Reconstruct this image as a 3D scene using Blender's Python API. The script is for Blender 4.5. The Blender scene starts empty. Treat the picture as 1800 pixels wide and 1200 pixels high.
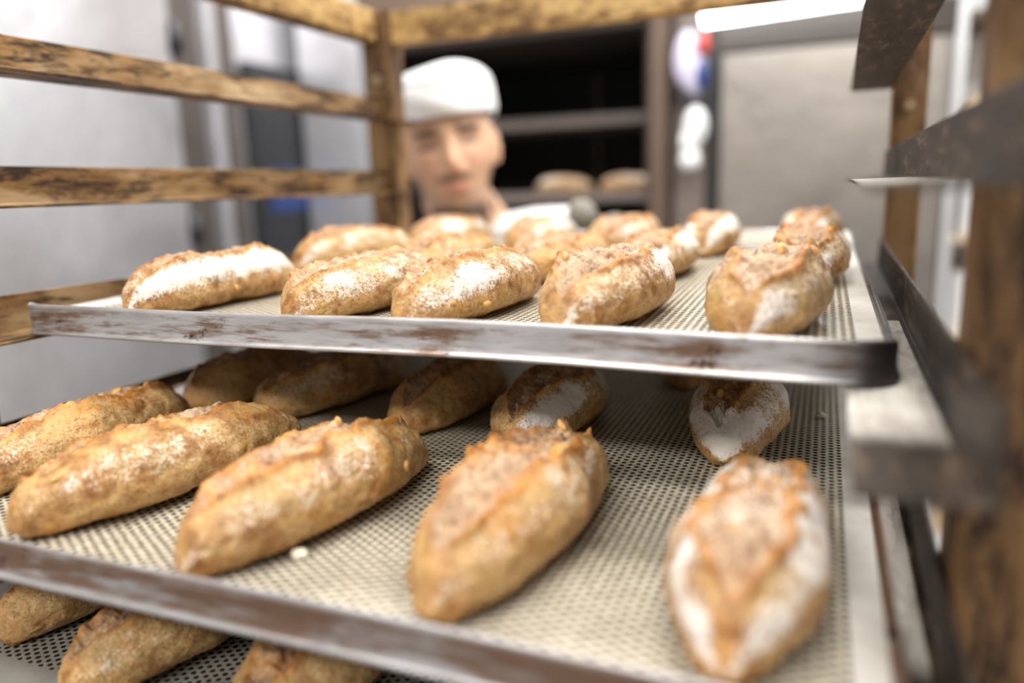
import bpy, bmesh, math, random
import numpy as np
from mathutils import Vector, Matrix

scene = bpy.context.scene
C = scene.collection
PI = math.pi

# ------------------------------------------------------------------ camera
cam_d = bpy.data.cameras.new('camera')
cam_d.sensor_width = 36.0
cam_d.lens = 26.937
cam_d.clip_start = 0.02
cam_d.dof.use_dof = True
cam_d.dof.focus_distance = 0.505
cam_d.dof.aperture_fstop = 2.0
cam = bpy.data.objects.new('camera', cam_d)
cam.location = (0.5688, -0.3903, 0.0812)
cam.rotation_euler = (1.3717, 0.0304, 0.3935)
C.objects.link(cam)
scene.camera = cam

# ------------------------------------------------------------------ light, world, exposure
FLOOR = -1.40
CEIL = 1.35
world = bpy.data.worlds.new('world')
scene.world = world
world.use_nodes = True
world.node_tree.nodes['Background'].inputs[0].default_value = (0.86, 0.92, 1.0, 1)
world.node_tree.nodes['Background'].inputs[1].default_value = 0.28

def area(name, loc, rot, sx, sy, power, col=(1, 0.97, 0.92)):
    d = bpy.data.lights.new(name, 'AREA')
    d.shape = 'RECTANGLE'; d.size = sx; d.size_y = sy; d.energy = power; d.color = col
    o = bpy.data.objects.new(name, d); o.location = loc; o.rotation_euler = rot
    C.objects.link(o)
    return o
area('ceiling_light_front', (0.05, -0.75, CEIL - 0.07), (0, 0, 0), 1.3, 0.25, 12)
area('ceiling_light_middle', (0.9, 0.75, CEIL - 0.07), (0, 0, 0), 1.3, 0.3, 23)
area('ceiling_light_rear', (-0.6, 1.55, CEIL - 0.07), (0, 0, 0), 1.2, 0.3, 15)
area('ceiling_light_right', (1.6, 1.9, CEIL - 0.07), (0, 0, 0), 0.3, 1.2, 10, (0.92, 0.96, 1))
area('added_fill_light_behind', (0.3, -1.7, CEIL - 0.07), (0, 0, 0), 1.6, 0.4, 27)  # unseen lamp added behind the camera as front fill

scene.view_settings.view_transform = 'Standard'
scene.view_settings.look = 'None'
scene.view_settings.gamma = 1.0
scene.view_settings.use_curve_mapping = False
scene.view_settings.exposure = 0.5
scene.cycles.use_denoising = True
scene.cycles.max_bounces = 8
scene.cycles.diffuse_bounces = 4
scene.cycles.glossy_bounces = 4
scene.cycles.sample_clamp_indirect = 6.0

# ------------------------------------------------------------------ helpers
def tag(o, label=None, cat=None, group=None, kind=None):
    if label: o['label'] = label
    if cat: o['category'] = cat
    if group: o['group'] = group
    if kind: o['kind'] = kind
    return o

def empty(name, loc=(0, 0, 0), rot=(0, 0, 0)):
    o = bpy.data.objects.new(name, None)
    o.empty_display_size = 0.05
    o.location = loc; o.rotation_euler = rot
    C.objects.link(o)
    return o

def mesh_obj(name, verts, faces, mat, parent=None, smooth=True, loc=None):
    me = bpy.data.meshes.new(name)
    me.from_pydata([tuple(map(float, v)) for v in verts], [], faces)
    me.validate()
    if smooth:
        me.polygons.foreach_set('use_smooth', [True] * len(me.polygons))
    if mat: me.materials.append(mat)
    o = bpy.data.objects.new(name, me)
    C.objects.link(o)
    if parent is not None: o.parent = parent
    if loc: o.location = loc
    return o

def bm_obj(name, bm, mat, parent=None, smooth=False, bevel=0.0, loc=None):
    bmesh.ops.recalc_face_normals(bm, faces=bm.faces)
    me = bpy.data.meshes.new(name)
    bm.to_mesh(me); bm.free()
    if smooth:
        me.polygons.foreach_set('use_smooth', [True] * len(me.polygons))
    me.materials.append(mat)
    o = bpy.data.objects.new(name, me)
    C.objects.link(o)
    if parent is not None: o.parent = parent
    if loc: o.location = loc
    if bevel:
        m = o.modifiers.new('bevel', 'BEVEL'); m.width = bevel; m.segments = 2; m.limit_method = 'ANGLE'
    return o

def add_box(bm, x0, x1, y0, y1, z0, z1):
    v = [bm.verts.new(p) for p in ((x0, y0, z0), (x1, y0, z0), (x1, y1, z0), (x0, y1, z0),
                                   (x0, y0, z1), (x1, y0, z1), (x1, y1, z1), (x0, y1, z1))]
    for f in ((0, 3, 2, 1), (4, 5, 6, 7), (0, 1, 5, 4), (1, 2, 6, 5), (2, 3, 7, 6), (3, 0, 4, 7)):
        bm.faces.new([v[i] for i in f])

def box(name, dims, mat, parent=None, bevel=0.002, loc=None):
    bm = bmesh.new(); add_box(bm, *dims)
    return bm_obj(name, bm, mat, parent, bevel=bevel, loc=loc)

def add_cyl(bm, p0, p1, r0, r1=None, n=24, cap=True):
    r1 = r0 if r1 is None else r1
    p0 = Vector(p0); p1 = Vector(p1); d = (p1 - p0).normalized()
    a = d.orthogonal().normalized(); b = d.cross(a)
    A = []; B = []
    for i in range(n):
        t = 2 * PI * i / n; q = a * math.cos(t) + b * math.sin(t)
        A.append(bm.verts.new(p0 + q * r0)); B.append(bm.verts.new(p1 + q * r1))
    for i in range(n):
        j = (i + 1) % n; bm.faces.new((A[i], A[j], B[j], B[i]))
    if cap:
        bm.faces.new(A[::-1]); bm.faces.new(B)

def cyl(name, p0, p1, r0, mat, parent=None, r1=None, n=24, smooth=True):
    bm = bmesh.new(); add_cyl(bm, p0, p1, r0, r1, n)
    o = bm_obj(name, bm, mat, parent)
    for p in o.data.polygons:
        if len(p.vertices) == 4: p.use_smooth = True
    return o

def extrude_profile(name, prof, y0, y1, mat, parent=None, n=2, bow=0.0, bevel=0.0):
    """closed (x,z) profile swept along y."""
    vs = []; fs = []; m = len(prof)
    for k in range(n):
        t = k / (n - 1)
        for x, z in prof: vs.append((x + bow * math.sin(PI * t), y0 + (y1 - y0) * t, z))
    for k in range(n - 1):
        for i in range(m):
            j = (i + 1) % m
            fs.append((k * m + i, k * m + j, (k + 1) * m + j, (k + 1) * m + i))
    fs.append(tuple(range(m))); fs.append(tuple((n - 1) * m + i for i in range(m - 1, -1, -1)))
    bm = bmesh.new(); V = [bm.verts.new(v) for v in vs]
    for f in fs: bm.faces.new([V[i] for i in f])
    return bm_obj(name, bm, mat, parent, bevel=bevel)

# vectorised value noise ------------------------------------------------
def _hash(ix, iy, iz, seed):
    h = (ix.astype(np.int64) * 374761393 + iy.astype(np.int64) * 668265263 + iz.astype(np.int64) * 2147483647 + seed * 1274126177) & 0xffffffff
    h = ((h ^ (h >> 13)) * 1274126177) & 0xffffffff
    h = (h ^ (h >> 16)) & 0xffffffff
    return h.astype(np.float64) / 4294967295.0
def vnoise(P, scale, seed=0):
    Q = P * scale + 100.0
    I = np.floor(Q).astype(np.int64); F = Q - I; F = F * F * F * (F * (F * 6 - 15) + 10)
    out = 0
    for dx in (0, 1):
        wx = F[:, 0] if dx else 1 - F[:, 0]
        for dy in (0, 1):
            wy = F[:, 1] if dy else 1 - F[:, 1]
            for dz in (0, 1):
                wz = F[:, 2] if dz else 1 - F[:, 2]
                out = out + wx * wy * wz * _hash(I[:, 0] + dx, I[:, 1] + dy, I[:, 2] + dz, seed)
    return out * 2 - 1
def fbm(P, scale, seed=0, octv=3):
    s = 0; a = 1; t = 0
    for o in range(octv):
        s = s + a * vnoise(P, scale * 2.03 ** o, seed + o * 17); t += a; a *= 0.5
    return s / t
def sstep(a, b, x):
    t = np.clip((x - a) / (b - a), 0, 1); return t * t * (3 - 2 * t)

# ------------------------------------------------------------------ materials
class NT:
    def __init__(self, name):
        self.m = bpy.data.materials.new(name); self.m.use_nodes = True
        self.t = self.m.node_tree; self.b = self.t.nodes['Principled BSDF']
    def n(self, typ, **kw):
        nd = self.t.nodes.new(typ)
        for k, v in kw.items(): setattr(nd, k, v)
        return nd
    def l(self, a, b): self.t.links.new(a, b)
    def coord(self, scale=(1, 1, 1), out='Object'):
        tc = self.n('ShaderNodeTexCoord'); mp = self.n('ShaderNodeMapping')
        mp.inputs['Scale'].default_value = scale
        self.l(tc.outputs[out], mp.inputs['Vector']); return mp.outputs[0]
    def noise(self, vec, scale, detail=4, rough=0.55, dist=0.0):
        nd = self.n('ShaderNodeTexNoise'); nd.inputs['Scale'].default_value = scale
        nd.inputs['Detail'].default_value = detail; nd.inputs['Roughness'].default_value = rough
        nd.inputs['Distortion'].default_value = dist
        if vec is not None: self.l(vec, nd.inputs['Vector'])
        return nd.outputs[0]
    def ramp(self, fac, stops):
        r = self.n('ShaderNodeValToRGB'); cr = r.color_ramp
        while len(cr.elements) < len(stops): cr.elements.new(0.5)
        for e, (p, c) in zip(cr.elements, stops):
            e.position = p; e.color = (c[0], c[1], c[2], 1) if hasattr(c, '__len__') else (c, c, c, 1)
        self.l(fac, r.inputs[0]); return r.outputs[0]
    def mix(self, fac, a, b, mode='MIX'):
        x = self.n('ShaderNodeMix', data_type='RGBA', blend_type=mode)
        for s, v in ((x.inputs[0], fac), (x.inputs[6], a), (x.inputs[7], b)):
            if hasattr(v, 'links'): self.l(v, s)
            elif hasattr(v, '__len__'): s.default_value = (v[0], v[1], v[2], 1)
            else: s.default_value = v
        return x.outputs[2]
    def math(self, op, a, b=0.0, c=0.0, clamp=False):
        x = self.n('ShaderNodeMath', operation=op); x.use_clamp = clamp
        for s, v in zip(x.inputs, (a, b, c)):
            if hasattr(v, 'links'): self.l(v, s)
            else: s.default_value = v
        return x.outputs[0]
    def bump(self, h, strength=0.3, dist=0.002):
        b = self.n('ShaderNodeBump'); b.inputs['Strength'].default_value = strength
        b.inputs['Distance'].default_value = dist
        self.l(h, b.inputs['Height']); self.l(b.outputs[0], self.b.inputs['Normal']); return b
    def set(self, **kw):
        for k, v in kw.items():
            s = self.b.inputs[k.replace('_', ' ')]
            if hasattr(v, 'links'): self.l(v, s)
            elif hasattr(v, '__len__'): s.default_value = (v[0], v[1], v[2], 1)
            else: s.default_value = v
        return self.m

def plain(name, col, rough=0.5, metal=0.0, nscale=30, var=0.08, bump=0.05):
    t = NT(name); v = t.coord()
    n = t.noise(v, nscale, 3)
    c = t.ramp(n, [(0.3, [x * (1 - var) for x in col]), (0.7, [min(1, x * (1 + var)) for x in col])])
    t.set(Base_Color=c, Roughness=rough, Metallic=metal)
    if bump: t.bump(n, bump, 0.001)
    return t.m

def rack_steel(name, base, burnt, pale, axis_scale, amount=0.5, metal=0.55, rough=0.42):
    """baked-on stained steel: golden brown film, scorched patches, bright scratches."""
    t = NT(name); v = t.coord(axis_scale)
    a = t.noise(v, 9, 6, 0.65, 0.3)
    b = t.noise(v, 38, 5, 0.7, 0.5)
    c = t.noise(v, 150, 3, 0.6)
    col = t.ramp(a, [(0.32, [x * 0.72 for x in base]), (0.5, base), (0.66, pale)])
    f = t.ramp(t.math('ADD', t.math('MULTIPLY', b, 0.62), t.math('MULTIPLY', a, 0.38)), [(0.50 - 0.12 * amount + 0.03, 1.0), (0.56 - 0.12 * amount + 0.06, 0.0)])
    col = t.mix(f, col, burnt)
    s = t.ramp(c, [(0.60, 0.0), (0.70, 1.0)])
    col = t.mix(t.math('MULTIPLY', s, 0.35), col, pale)
    t.set(Base_Color=col, Roughness=t.ramp(b, [(0.3, rough + 0.2), (0.7, rough - 0.08)]), Metallic=metal)
    t.bump(t.math('ADD', b, t.math('MULTIPLY', c, 0.5)), 0.25, 0.0006)
    return t.m

M = {}
M['rail'] = rack_steel('stained_runner_steel', (0.30, 0.165, 0.06), (0.045, 0.024, 0.014), (0.56, 0.41, 0.24), (3, 0.55, 3), 0.72)
def shaded_lit_rail():  # right runners: underside shade and lit ledge tops painted into the colour
    t = NT('dark_runner_with_painted_lit_ledge'); v = t.coord((3, 0.55, 3))
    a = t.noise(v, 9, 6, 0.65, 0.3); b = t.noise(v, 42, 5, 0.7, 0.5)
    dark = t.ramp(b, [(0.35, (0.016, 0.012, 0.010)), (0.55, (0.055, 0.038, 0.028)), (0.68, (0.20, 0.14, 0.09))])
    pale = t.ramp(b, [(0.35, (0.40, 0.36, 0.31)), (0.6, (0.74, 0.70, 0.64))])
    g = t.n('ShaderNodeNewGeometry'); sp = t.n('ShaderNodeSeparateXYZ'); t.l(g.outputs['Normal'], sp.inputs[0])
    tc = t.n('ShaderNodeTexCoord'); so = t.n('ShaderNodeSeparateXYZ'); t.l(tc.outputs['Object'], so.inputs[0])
    up = t.math('MULTIPLY', t.math('GREATER_THAN', sp.outputs[2], 0.8), t.ramp(t.math('ADD', t.math('MULTIPLY', so.outputs[1], 10.0), 1.5), [(0.70, 0.0), (0.86, 1.0)]))  # upward ledge painted pale as if lit, dark again at the front end
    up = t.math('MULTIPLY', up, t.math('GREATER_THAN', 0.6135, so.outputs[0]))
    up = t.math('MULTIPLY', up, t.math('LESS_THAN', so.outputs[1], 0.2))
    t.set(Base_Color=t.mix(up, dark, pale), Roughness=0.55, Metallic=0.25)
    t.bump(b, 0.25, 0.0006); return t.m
M['rail_dark'] = shaded_lit_rail()
M['post'] = rack_steel('stained_post_steel', (0.235, 0.125, 0.05), (0.05, 0.026, 0.014), (0.36, 0.21, 0.085), (2, 2, 0.5), 0.85, 0.3, 0.5)
M['beam'] = rack_steel('golden_beam_steel', (0.50, 0.31, 0.11), (0.16, 0.08, 0.03), (0.66, 0.46, 0.2), (0.8, 0.8, 2), 0.7, 0.35, 0.5)
M['bolt'] = plain('bolt_steel', (0.6, 0.45, 0.25), 0.3, 0.9)

# tray rim: silvery grey aluminium with burnt-on brown streaks running along the rim
def rim_mat(name, stain):
    t = NT(name); v = t.coord((0.35, 0.35, 3.2))
    w = t.coord((1, 1, 1.6))
    a = t.noise(v, 60, 6, 0.7, 0.15)
    b = t.noise(w, 13, 5, 0.62, 0.4)
    c = t.noise(w, 52, 5, 0.75, 0.6)
    tc = t.n('ShaderNodeTexCoord'); sp = t.n('ShaderNodeSeparateXYZ'); t.l(tc.outputs['Object'], sp.inputs[0])
    # worn clean along the top roll and the bottom lip
    dz = t.math('ABSOLUTE', t.math('ADD', sp.outputs[2], 0.0005))
    face = t.ramp(t.math('MULTIPLY', dz, 80.0), [(0.60, 1.0), (0.76, 0.12)])
    col = t.ramp(a, [(0.35, (0.40, 0.37, 0.36)), (0.62, (0.56, 0.55, 0.56))])
    st = t.ramp(t.math('ADD', t.math('MULTIPLY', a, 0.5), t.math('MULTIPLY', b, 0.5)), [(0.40 + 0.11 * stain, 0.9), (0.49 + 0.13 * stain, 0.12 * stain)])
    col = t.mix(t.math('MULTIPLY', st, face), col, (0.20, 0.105, 0.055))
    k = t.ramp(t.math('ADD', t.math('MULTIPLY', c, 0.5), t.math('MULTIPLY', b, 0.5)), [(0.385, 1.0), (0.43, 0.0)])
    col = t.mix(t.math('MULTIPLY', k, face), col, (0.03, 0.017, 0.012))
    if stain < 0.5:      # the rim goes near black toward its right end
        burn = t.ramp(t.math('ADD', sp.outputs[0], t.math('MULTIPLY', b, 0.03)), [(0.572, 0.0), (0.600, 0.93)])  # mask for the near-black right end of the rim
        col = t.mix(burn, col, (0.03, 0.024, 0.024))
    t.set(Base_Color=col, Roughness=t.ramp(c, [(0.3, 0.5), (0.7, 0.32)]), Metallic=0.6)
    t.bump(a, 0.2, 0.0006)
    return t.m
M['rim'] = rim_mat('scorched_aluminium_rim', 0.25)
M['rim_brown'] = rim_mat('browned_aluminium_rim', 1.0)

# perforated sheet: staggered round holes, floury cream film between them, bare margins
def sheet_mat(name, flour=0.6, bright=1.0, x_lo=0.024, y_lo=0.010):
    t = NT(name)
    tc = t.n('ShaderNodeTexCoord'); sp = t.n('ShaderNodeSeparateXYZ'); t.l(tc.outputs['Object'], sp.inputs[0])
    X, Y = sp.outputs[0], sp.outputs[1]
    px, py = 0.0096, 0.0055
    def lattice(ox, oy):
        fx = t.math('SUBTRACT', t.math('FRACT', t.math('ADD', t.math('DIVIDE', X, px), ox)), 0.5)
        fy = t.math('SUBTRACT', t.math('FRACT', t.math('ADD', t.math('DIVIDE', Y, py), oy)), 0.5)
        fx = t.math('MULTIPLY', fx, px * 1000); fy = t.math('MULTIPLY', fy, py * 1000)
        return t.math('SQRT', t.math('ADD', t.math('MULTIPLY', fx, fx), t.math('MULTIPLY', fy, fy)))
    # ox: half-step stagger every other row, row spacing py/2
    d = t.math('MINIMUM', lattice(0.0, 0.0), lattice(0.5, 0.5))
    vec = tc.outputs['Object']
    n1 = t.noise(vec, 7, 4, 0.6, 0.2); n2 = t.noise(vec, 420, 2, 0.6); n3 = t.noise(vec, 26, 4, 0.7)
    rad = t.math('ADD', 1.52, t.math('MULTIPLY', t.math('SUBTRACT', n2, 0.5), 1.3))
    rad = t.math('SUBTRACT', rad, t.math('MULTIPLY', t.ramp(t.math('ADD', t.math('MULTIPLY', n3, 0.6), t.math('MULTIPLY', n1, 0.4)), [(0.5, 0.0), (0.68, 1.0)]), 0.35 * flour))
    hole = t.math('SUBTRACT', 1.0, t.math('SMOOTH_MIN', t.math('DIVIDE', t.math('MAXIMUM', t.math('SUBTRACT', d, rad), 0.0), 0.22), 1.0, 0.1), clamp=True)
    zone = t.math('MULTIPLY', t.math('GREATER_THAN', 0.582, X), t.math('GREATER_THAN', X, x_lo))
    zone = t.math('MULTIPLY', zone, t.math('GREATER_THAN', Y, y_lo))
    hole = t.math('MULTIPLY', hole, zone, clamp=True)
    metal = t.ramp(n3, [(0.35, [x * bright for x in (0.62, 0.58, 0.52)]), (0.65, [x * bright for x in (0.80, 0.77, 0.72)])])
    film = t.ramp(n2, [(0.35, (0.30, 0.24, 0.15)), (0.62, (0.78, 0.72, 0.58))])
    fm = t.ramp(t.math('ADD', t.math('MULTIPLY', n1, 0.6), t.math('MULTIPLY', n2, 0.4)), [(0.38, flour), (0.6, min(1.0, flour * 1.8))])
    base = t.mix(t.math('MULTIPLY', fm, zone), metal, film)
    col = t.mix(hole, base, (0.022, 0.018, 0.014))
    t.set(Base_Color=col, Metallic=t.math('MULTIPLY', t.math('SUBTRACT', 1.0, hole), 0.22),
          Roughness=t.math('ADD', 0.36, t.math('MULTIPLY', hole, 0.4)), Specular_IOR_Level=t.math('SUBTRACT', 0.5, t.math('MULTIPLY', hole, 0.45)))
    t.bump(t.math('SUBTRACT', t.math('MULTIPLY', n2, 0.3), hole), 0.7, 0.0008)
    return t.m
M['sheet'] = sheet_mat('perforated_floury_sheet', 0.7)
M['sheet_dark'] = sheet_mat('perforated_bare_sheet', 0.12, 0.42, 0.03, 0.035)  # bare metal, its colour also darkened to stand in for shade

def bread_mat():
    t = NT('walnut_bread_crust')
    at = t.n('ShaderNodeAttribute', attribute_name='zones'); sp = t.n('ShaderNodeSeparateColor')
    t.l(at.outputs['Color'], sp.inputs[0])
    crumb, ear, flour = sp.outputs[0], sp.outputs[1], sp.outputs[2]
    oi = t.n('ShaderNodeObjectInfo')
    tc = t.n('ShaderNodeTexCoord'); add = t.n('ShaderNodeVectorMath', operation='ADD')
    off = t.n('ShaderNodeVectorMath', operation='SCALE'); off.inputs[0].default_value = (3, 5, 7)
    t.l(oi.outputs['Random'], off.inputs['Scale'])
    t.l(tc.outputs['Object'], add.inputs[0]); t.l(off.outputs[0], add.inputs[1]); v = add.outputs[0]
    big = t.noise(v, 28, 4, 0.6, 0.4); mid = t.noise(v, 110, 4, 0.65, 0.2); fine = t.noise(v, 520, 3, 0.7); vfine = t.noise(v, 1300, 2, 0.6)
    crust = t.ramp(t.math('ADD', t.math('MULTIPLY', big, 0.6), t.math('MULTIPLY', mid, 0.4)),
                   [(0.36, (0.24, 0.105, 0.030)), (0.44, (0.42, 0.225, 0.080)), (0.52, (0.57, 0.375, 0.165)), (0.60, (0.52, 0.285, 0.085)), (0.68, (0.46, 0.175, 0.032))])
    crust = t.mix(t.ramp(fine, [(0.36, 0.75), (0.47, 0.0)]), crust, (0.22, 0.10, 0.04))
    earc = t.ramp(mid, [(0.35, (0.22, 0.075, 0.018)), (0.52, (0.50, 0.20, 0.035)), (0.7, (0.72, 0.38, 0.10))])
    col = t.mix(ear, crust, earc)
    cr = t.ramp(t.math('ADD', t.math('MULTIPLY', mid, 0.5), t.math('MULTIPLY', fine, 0.5)),
                [(0.36, (0.13, 0.06, 0.03)), (0.46, (0.40, 0.255, 0.16)), (0.60, (0.60, 0.44, 0.28))])
    cr = t.mix(t.ramp(big, [(0.45, 0.0), (0.6, 0.65)]), cr, earc)
    col = t.mix(crumb, col, cr)
    # dusting
    g = t.math('ADD', t.math('MULTIPLY', fine, 1.2), t.math('ADD', t.math('MULTIPLY', vfine, 0.9), t.math('MULTIPLY', mid, 0.9)))
    g = t.math('SUBTRACT', g, 0.97)
    dm = t.math('SUBTRACT', t.math('ADD', flour, g), 1.0)
    dm = t.math('MULTIPLY', dm, 3.6, clamp=True)
    col = t.mix(t.math('MULTIPLY', dm, 0.85), col, (0.86, 0.82, 0.77))
    t.set(Base_Color=col, Roughness=t.math('ADD', 0.45, t.math('MULTIPLY', dm, 0.3)), Specular_IOR_Level=0.35)
    t.b.inputs['Subsurface Weight'].default_value = 0.06
    t.b.inputs['Subsurface Radius'].default_value = (0.6, 0.3, 0.15)
    t.b.inputs['Subsurface Scale'].default_value = 0.004
    h = t.math('ADD', t.math('MULTIPLY', fine, 0.55), t.math('MULTIPLY', mid, 0.6))
    h = t.math('ADD', h, t.math('MULTIPLY', vfine, 0.25))
    t.bump(h, 0.75, 0.0016)
    return t.m
M['bread'] = bread_mat()
M['nut'] = plain('toasted_walnut', (0.68, 0.38, 0.12), 0.5, 0, 300, 0.3, 0.3)
M['crumb'] = plain('pale_crumb', (0.85, 0.78, 0.62), 0.8, 0, 300, 0.15, 0.3)

def brushed(name, col, rough, metal, axis, var=0.1):
    t = NT(name); v = t.coord(axis)
    n = t.noise(v, 14, 5, 0.6); w = t.noise(t.coord(), 3.2, 3, 0.5, 0.6)
    c = t.ramp(n, [(0.3, [x * (1 - var) for x in col]), (0.7, [min(1, x * (1 + var)) for x in col])])
    t.set(Base_Color=c, Roughness=t.ramp(w, [(0.3, rough - 0.08), (0.7, rough + 0.1)]), Metallic=metal)
    t.bump(t.math('ADD', t.math('MULTIPLY', n, 0.15), w), 0.25, 0.02)
    return t.m
M['steel'] = brushed('brushed_steel', (0.72, 0.72, 0.76), 0.38, 0.75, (1, 6, 1.0))
M['steel_door'] = brushed('brushed_steel_door', (0.33, 0.295, 0.265), 0.36, 0.8, (1, 1, 5))
M['steel_dark'] = brushed('grey_steel_trim', (0.17, 0.15, 0.14), 0.4, 0.6, (4, 4, 1))
M['black'] = plain('black_plastic', (0.02, 0.022, 0.026), 0.35)
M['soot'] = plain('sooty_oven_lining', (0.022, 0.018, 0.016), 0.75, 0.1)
M['oven_ceiling'] = plain('greasy_oven_ceiling', (0.085, 0.068, 0.058), 0.5, 0.3)
M['oven_frame'] = plain('browned_oven_frame', (0.14, 0.095, 0.07), 0.5, 0.4)
M['oven_shelf'] = plain('dull_oven_shelf', (0.22, 0.18, 0.16), 0.5, 0.3)
M['blue'] = plain('blue_film', (0.02, 0.05, 0.20), 0.3)
M['trim_dark'] = plain('dark_brown_trim', (0.045, 0.032, 0.026), 0.6)
M['tile'] = plain('floor_tile', (0.20, 0.17, 0.14), 0.5, 0, 4, 0.15)
M['wall'] = plain('painted_wall', (0.62, 0.60, 0.57), 0.7, 0, 3, 0.04)
M['ceil'] = plain('ceiling_paint', (0.45, 0.44, 0.43), 0.8, 0, 3, 0.04)
M['white'] = plain('white_plastic', (0.84, 0.84, 0.86), 0.4, 0, 20, 0.04)
M['lilac'] = plain('lilac_plastic', (0.62, 0.58, 0.74), 0.5, 0, 20, 0.1)
M['red'] = plain('red_plastic', (0.45, 0.05, 0.04), 0.5)
M['beige'] = plain('beige_board', (0.72, 0.56, 0.38), 0.6, 0, 12, 0.1)
M['cloth'] = plain('white_cotton', (0.84, 0.85, 0.87), 0.85, 0, 60, 0.04, 0.2)
M['trouser'] = plain('checked_grey_cotton', (0.25, 0.26, 0.29), 0.85, 0, 60, 0.1, 0.2)
M['shoe'] = plain('black_leather', (0.03, 0.03, 0.03), 0.4)
M['glove'] = plain('grey_oven_mitt_cloth', (0.24, 0.22, 0.19), 0.9, 0, 90, 0.25, 0.6)
def emit(name, col, s):
    t = NT(name); t.set(Base_Color=(0.9, 0.9, 0.9), Emission_Color=col, Emission_Strength=s); return t.m
M['tube'] = emit('lit_tube', (0.92, 0.98, 1.0), 9)
M['panel_light'] = emit('lit_diffuser', (1.0, 0.97, 0.92), 5)

# ------------------------------------------------------------------ the setting
def slab(name, dims, mat):
    return tag(box(name, dims, mat, bevel=0), kind='structure')
RX = 2.35; LX = -2.25; BY = 3.3; FY = -2.4
slab('floor', (LX, RX, FY, BY, FLOOR - 0.1, FLOOR), M['tile'])
slab('ceiling', (LX, RX, FY, BY, CEIL, CEIL + 0.1), M['ceil'])
slab('wall_left', (LX - 0.1, LX, FY, BY, FLOOR, CEIL), M['wall'])
slab('wall_right', (RX, RX + 0.1, FY, BY, FLOOR, CEIL), M['wall'])
slab('wall_back', (LX, RX, BY, BY + 0.1, FLOOR, CEIL), M['wall'])

def ceiling_lamp(x, y, sx, sy, label):
    t = empty('ceiling_lamp', (x, y, CEIL)); tag(t, label, 'lamp', 'ceiling lamps')
    bm = bmesh.new(); add_box(bm, -sx / 2 - 0.03, sx / 2 + 0.03, -sy / 2 - 0.03, sy / 2 + 0.03, -0.045, 0.0)
    bm_obj('housing', bm, M['white'], t)
    box('diffuser', (-sx / 2, sx / 2, -sy / 2, sy / 2, -0.055, -0.0455), M['panel_light'], t, 0.003)
    return t
ceiling_lamp(0.05, -0.75, 1.3, 0.25, 'white ceiling lamp above the front of the bread rack')
ceiling_lamp(0.9, 0.75, 1.3, 0.3, 'white ceiling lamp right of the rack, above the rear post')
ceiling_lamp(0.3, -1.7, 1.6, 0.4, 'unseen white ceiling lamp added behind the camera for front fill')
ceiling_lamp(-0.6, 1.55, 1.2, 0.3, 'white ceiling lamp in front of the dark oven')
ceiling_lamp(1.6, 1.9, 0.3, 1.2, 'white ceiling lamp above the white shelves')

# ------------------------------------------------------------------ bakery rack
S = 0.0984
rack = empty('bakery_rack', (0.3, 0.28, FLOOR))
tag(rack, 'tall wheeled bakery rack of scorched golden brown steel holding the bread trays', 'rack')
def rk(o):
    o.location = (o.location.x - 0.3, o.location.y - 0.28, o.location.z - FLOOR); return o
PY0, PY1 = -0.045, 0.60     # front and rear posts
PZ0, PZ1 = FLOOR + 0.13, 0.325
def angle_post(x_in, y_in, sx, sy):
    """L-section post: legs of 36 mm, inner corner toward the room."""
    w, th = 0.036, 0.004
    bm = bmesh.new()
    xa, xb = sorted((x_in, x_in + sx * w)); ya, yb = sorted((y_in, y_in + sy * w))
    X0, X1 = sorted((x_in + sx * w, x_in + sx * (w - th))); add_box(bm, X0, X1, ya, yb, PZ0, PZ1)
    Y0, Y1 = sorted((y_in + sy * w, y_in + sy * (w - th))); add_box(bm, xa, xb, Y0, Y1, PZ0, PZ1)
    return rk(bm_obj('post', bm, M['post'], rack, bevel=0.0012))
# closed box-section posts
def box_post(x0, x1, y0, y1):
    return rk(box('post', (x0, x1, y0, y1, PZ0, PZ1), M['post'], rack, 0.003))
posts = [box_post(-0.052, -0.008, 0.575, 0.61), box_post(0.6205, 0.655, 0.575, 0.61),
         box_post(-0.066, -0.0275, -0.05, -0.012), box_post(0.6205, 0.662, -0.05, -0.012)]
# top frame
rk(box('side_beam', (-0.058, -0.0275, -0.012, 0.575, 0.283, 0.325), M['beam'], rack, 0.003))
rk(box('side_beam', (0.6255, 0.656, -0.012, 0.575, 0.283, 0.325), M['beam'], rack, 0.003))
rk(box('cross_beam', (-0.008, 0.6205, 0.578, 0.606, 0.278, 0.322), M['beam'], rack, 0.003))
# bottom frame and castors
rk(box('side_beam', (-0.058, -0.0275, -0.012, 0.575, PZ0, PZ0 + 0.04), M['beam'], rack, 0.003))
rk(box('side_beam', (0.6255, 0.656, -0.012, 0.575, PZ0, PZ0 + 0.04), M['beam'], rack, 0.003))
rk(box('cross_beam', (-0.008, 0.6205, 0.578, 0.606, PZ0, PZ0 + 0.04), M['beam'], rack, 0.003))
rk(box('cross_beam', (-0.0275, 0.6205, -0.045, -0.017, PZ0, PZ0 + 0.04), M['beam'], rack, 0.003))
for x in (-0.03, 0.638):
    for y in (-0.03, 0.592):
        cs = rk(cyl('castor', (x - 0.014, y, FLOOR + 0.051), (x + 0.014, y, FLOOR + 0.051), 0.05, M['black'], rack, n=28))
        fk = box('fork', (x - 0.022, x + 0.022, y - 0.02, y + 0.02, FLOOR + 0.1, PZ0), M['bolt'], cs, 0.002)
        for a in (x - 0.022, x + 0.018):
            box('axle_plate', (a, a + 0.004, y - 0.015, y + 0.015, FLOOR + 0.045, FLOOR + 0.1), M['bolt'], cs, 0)

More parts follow.
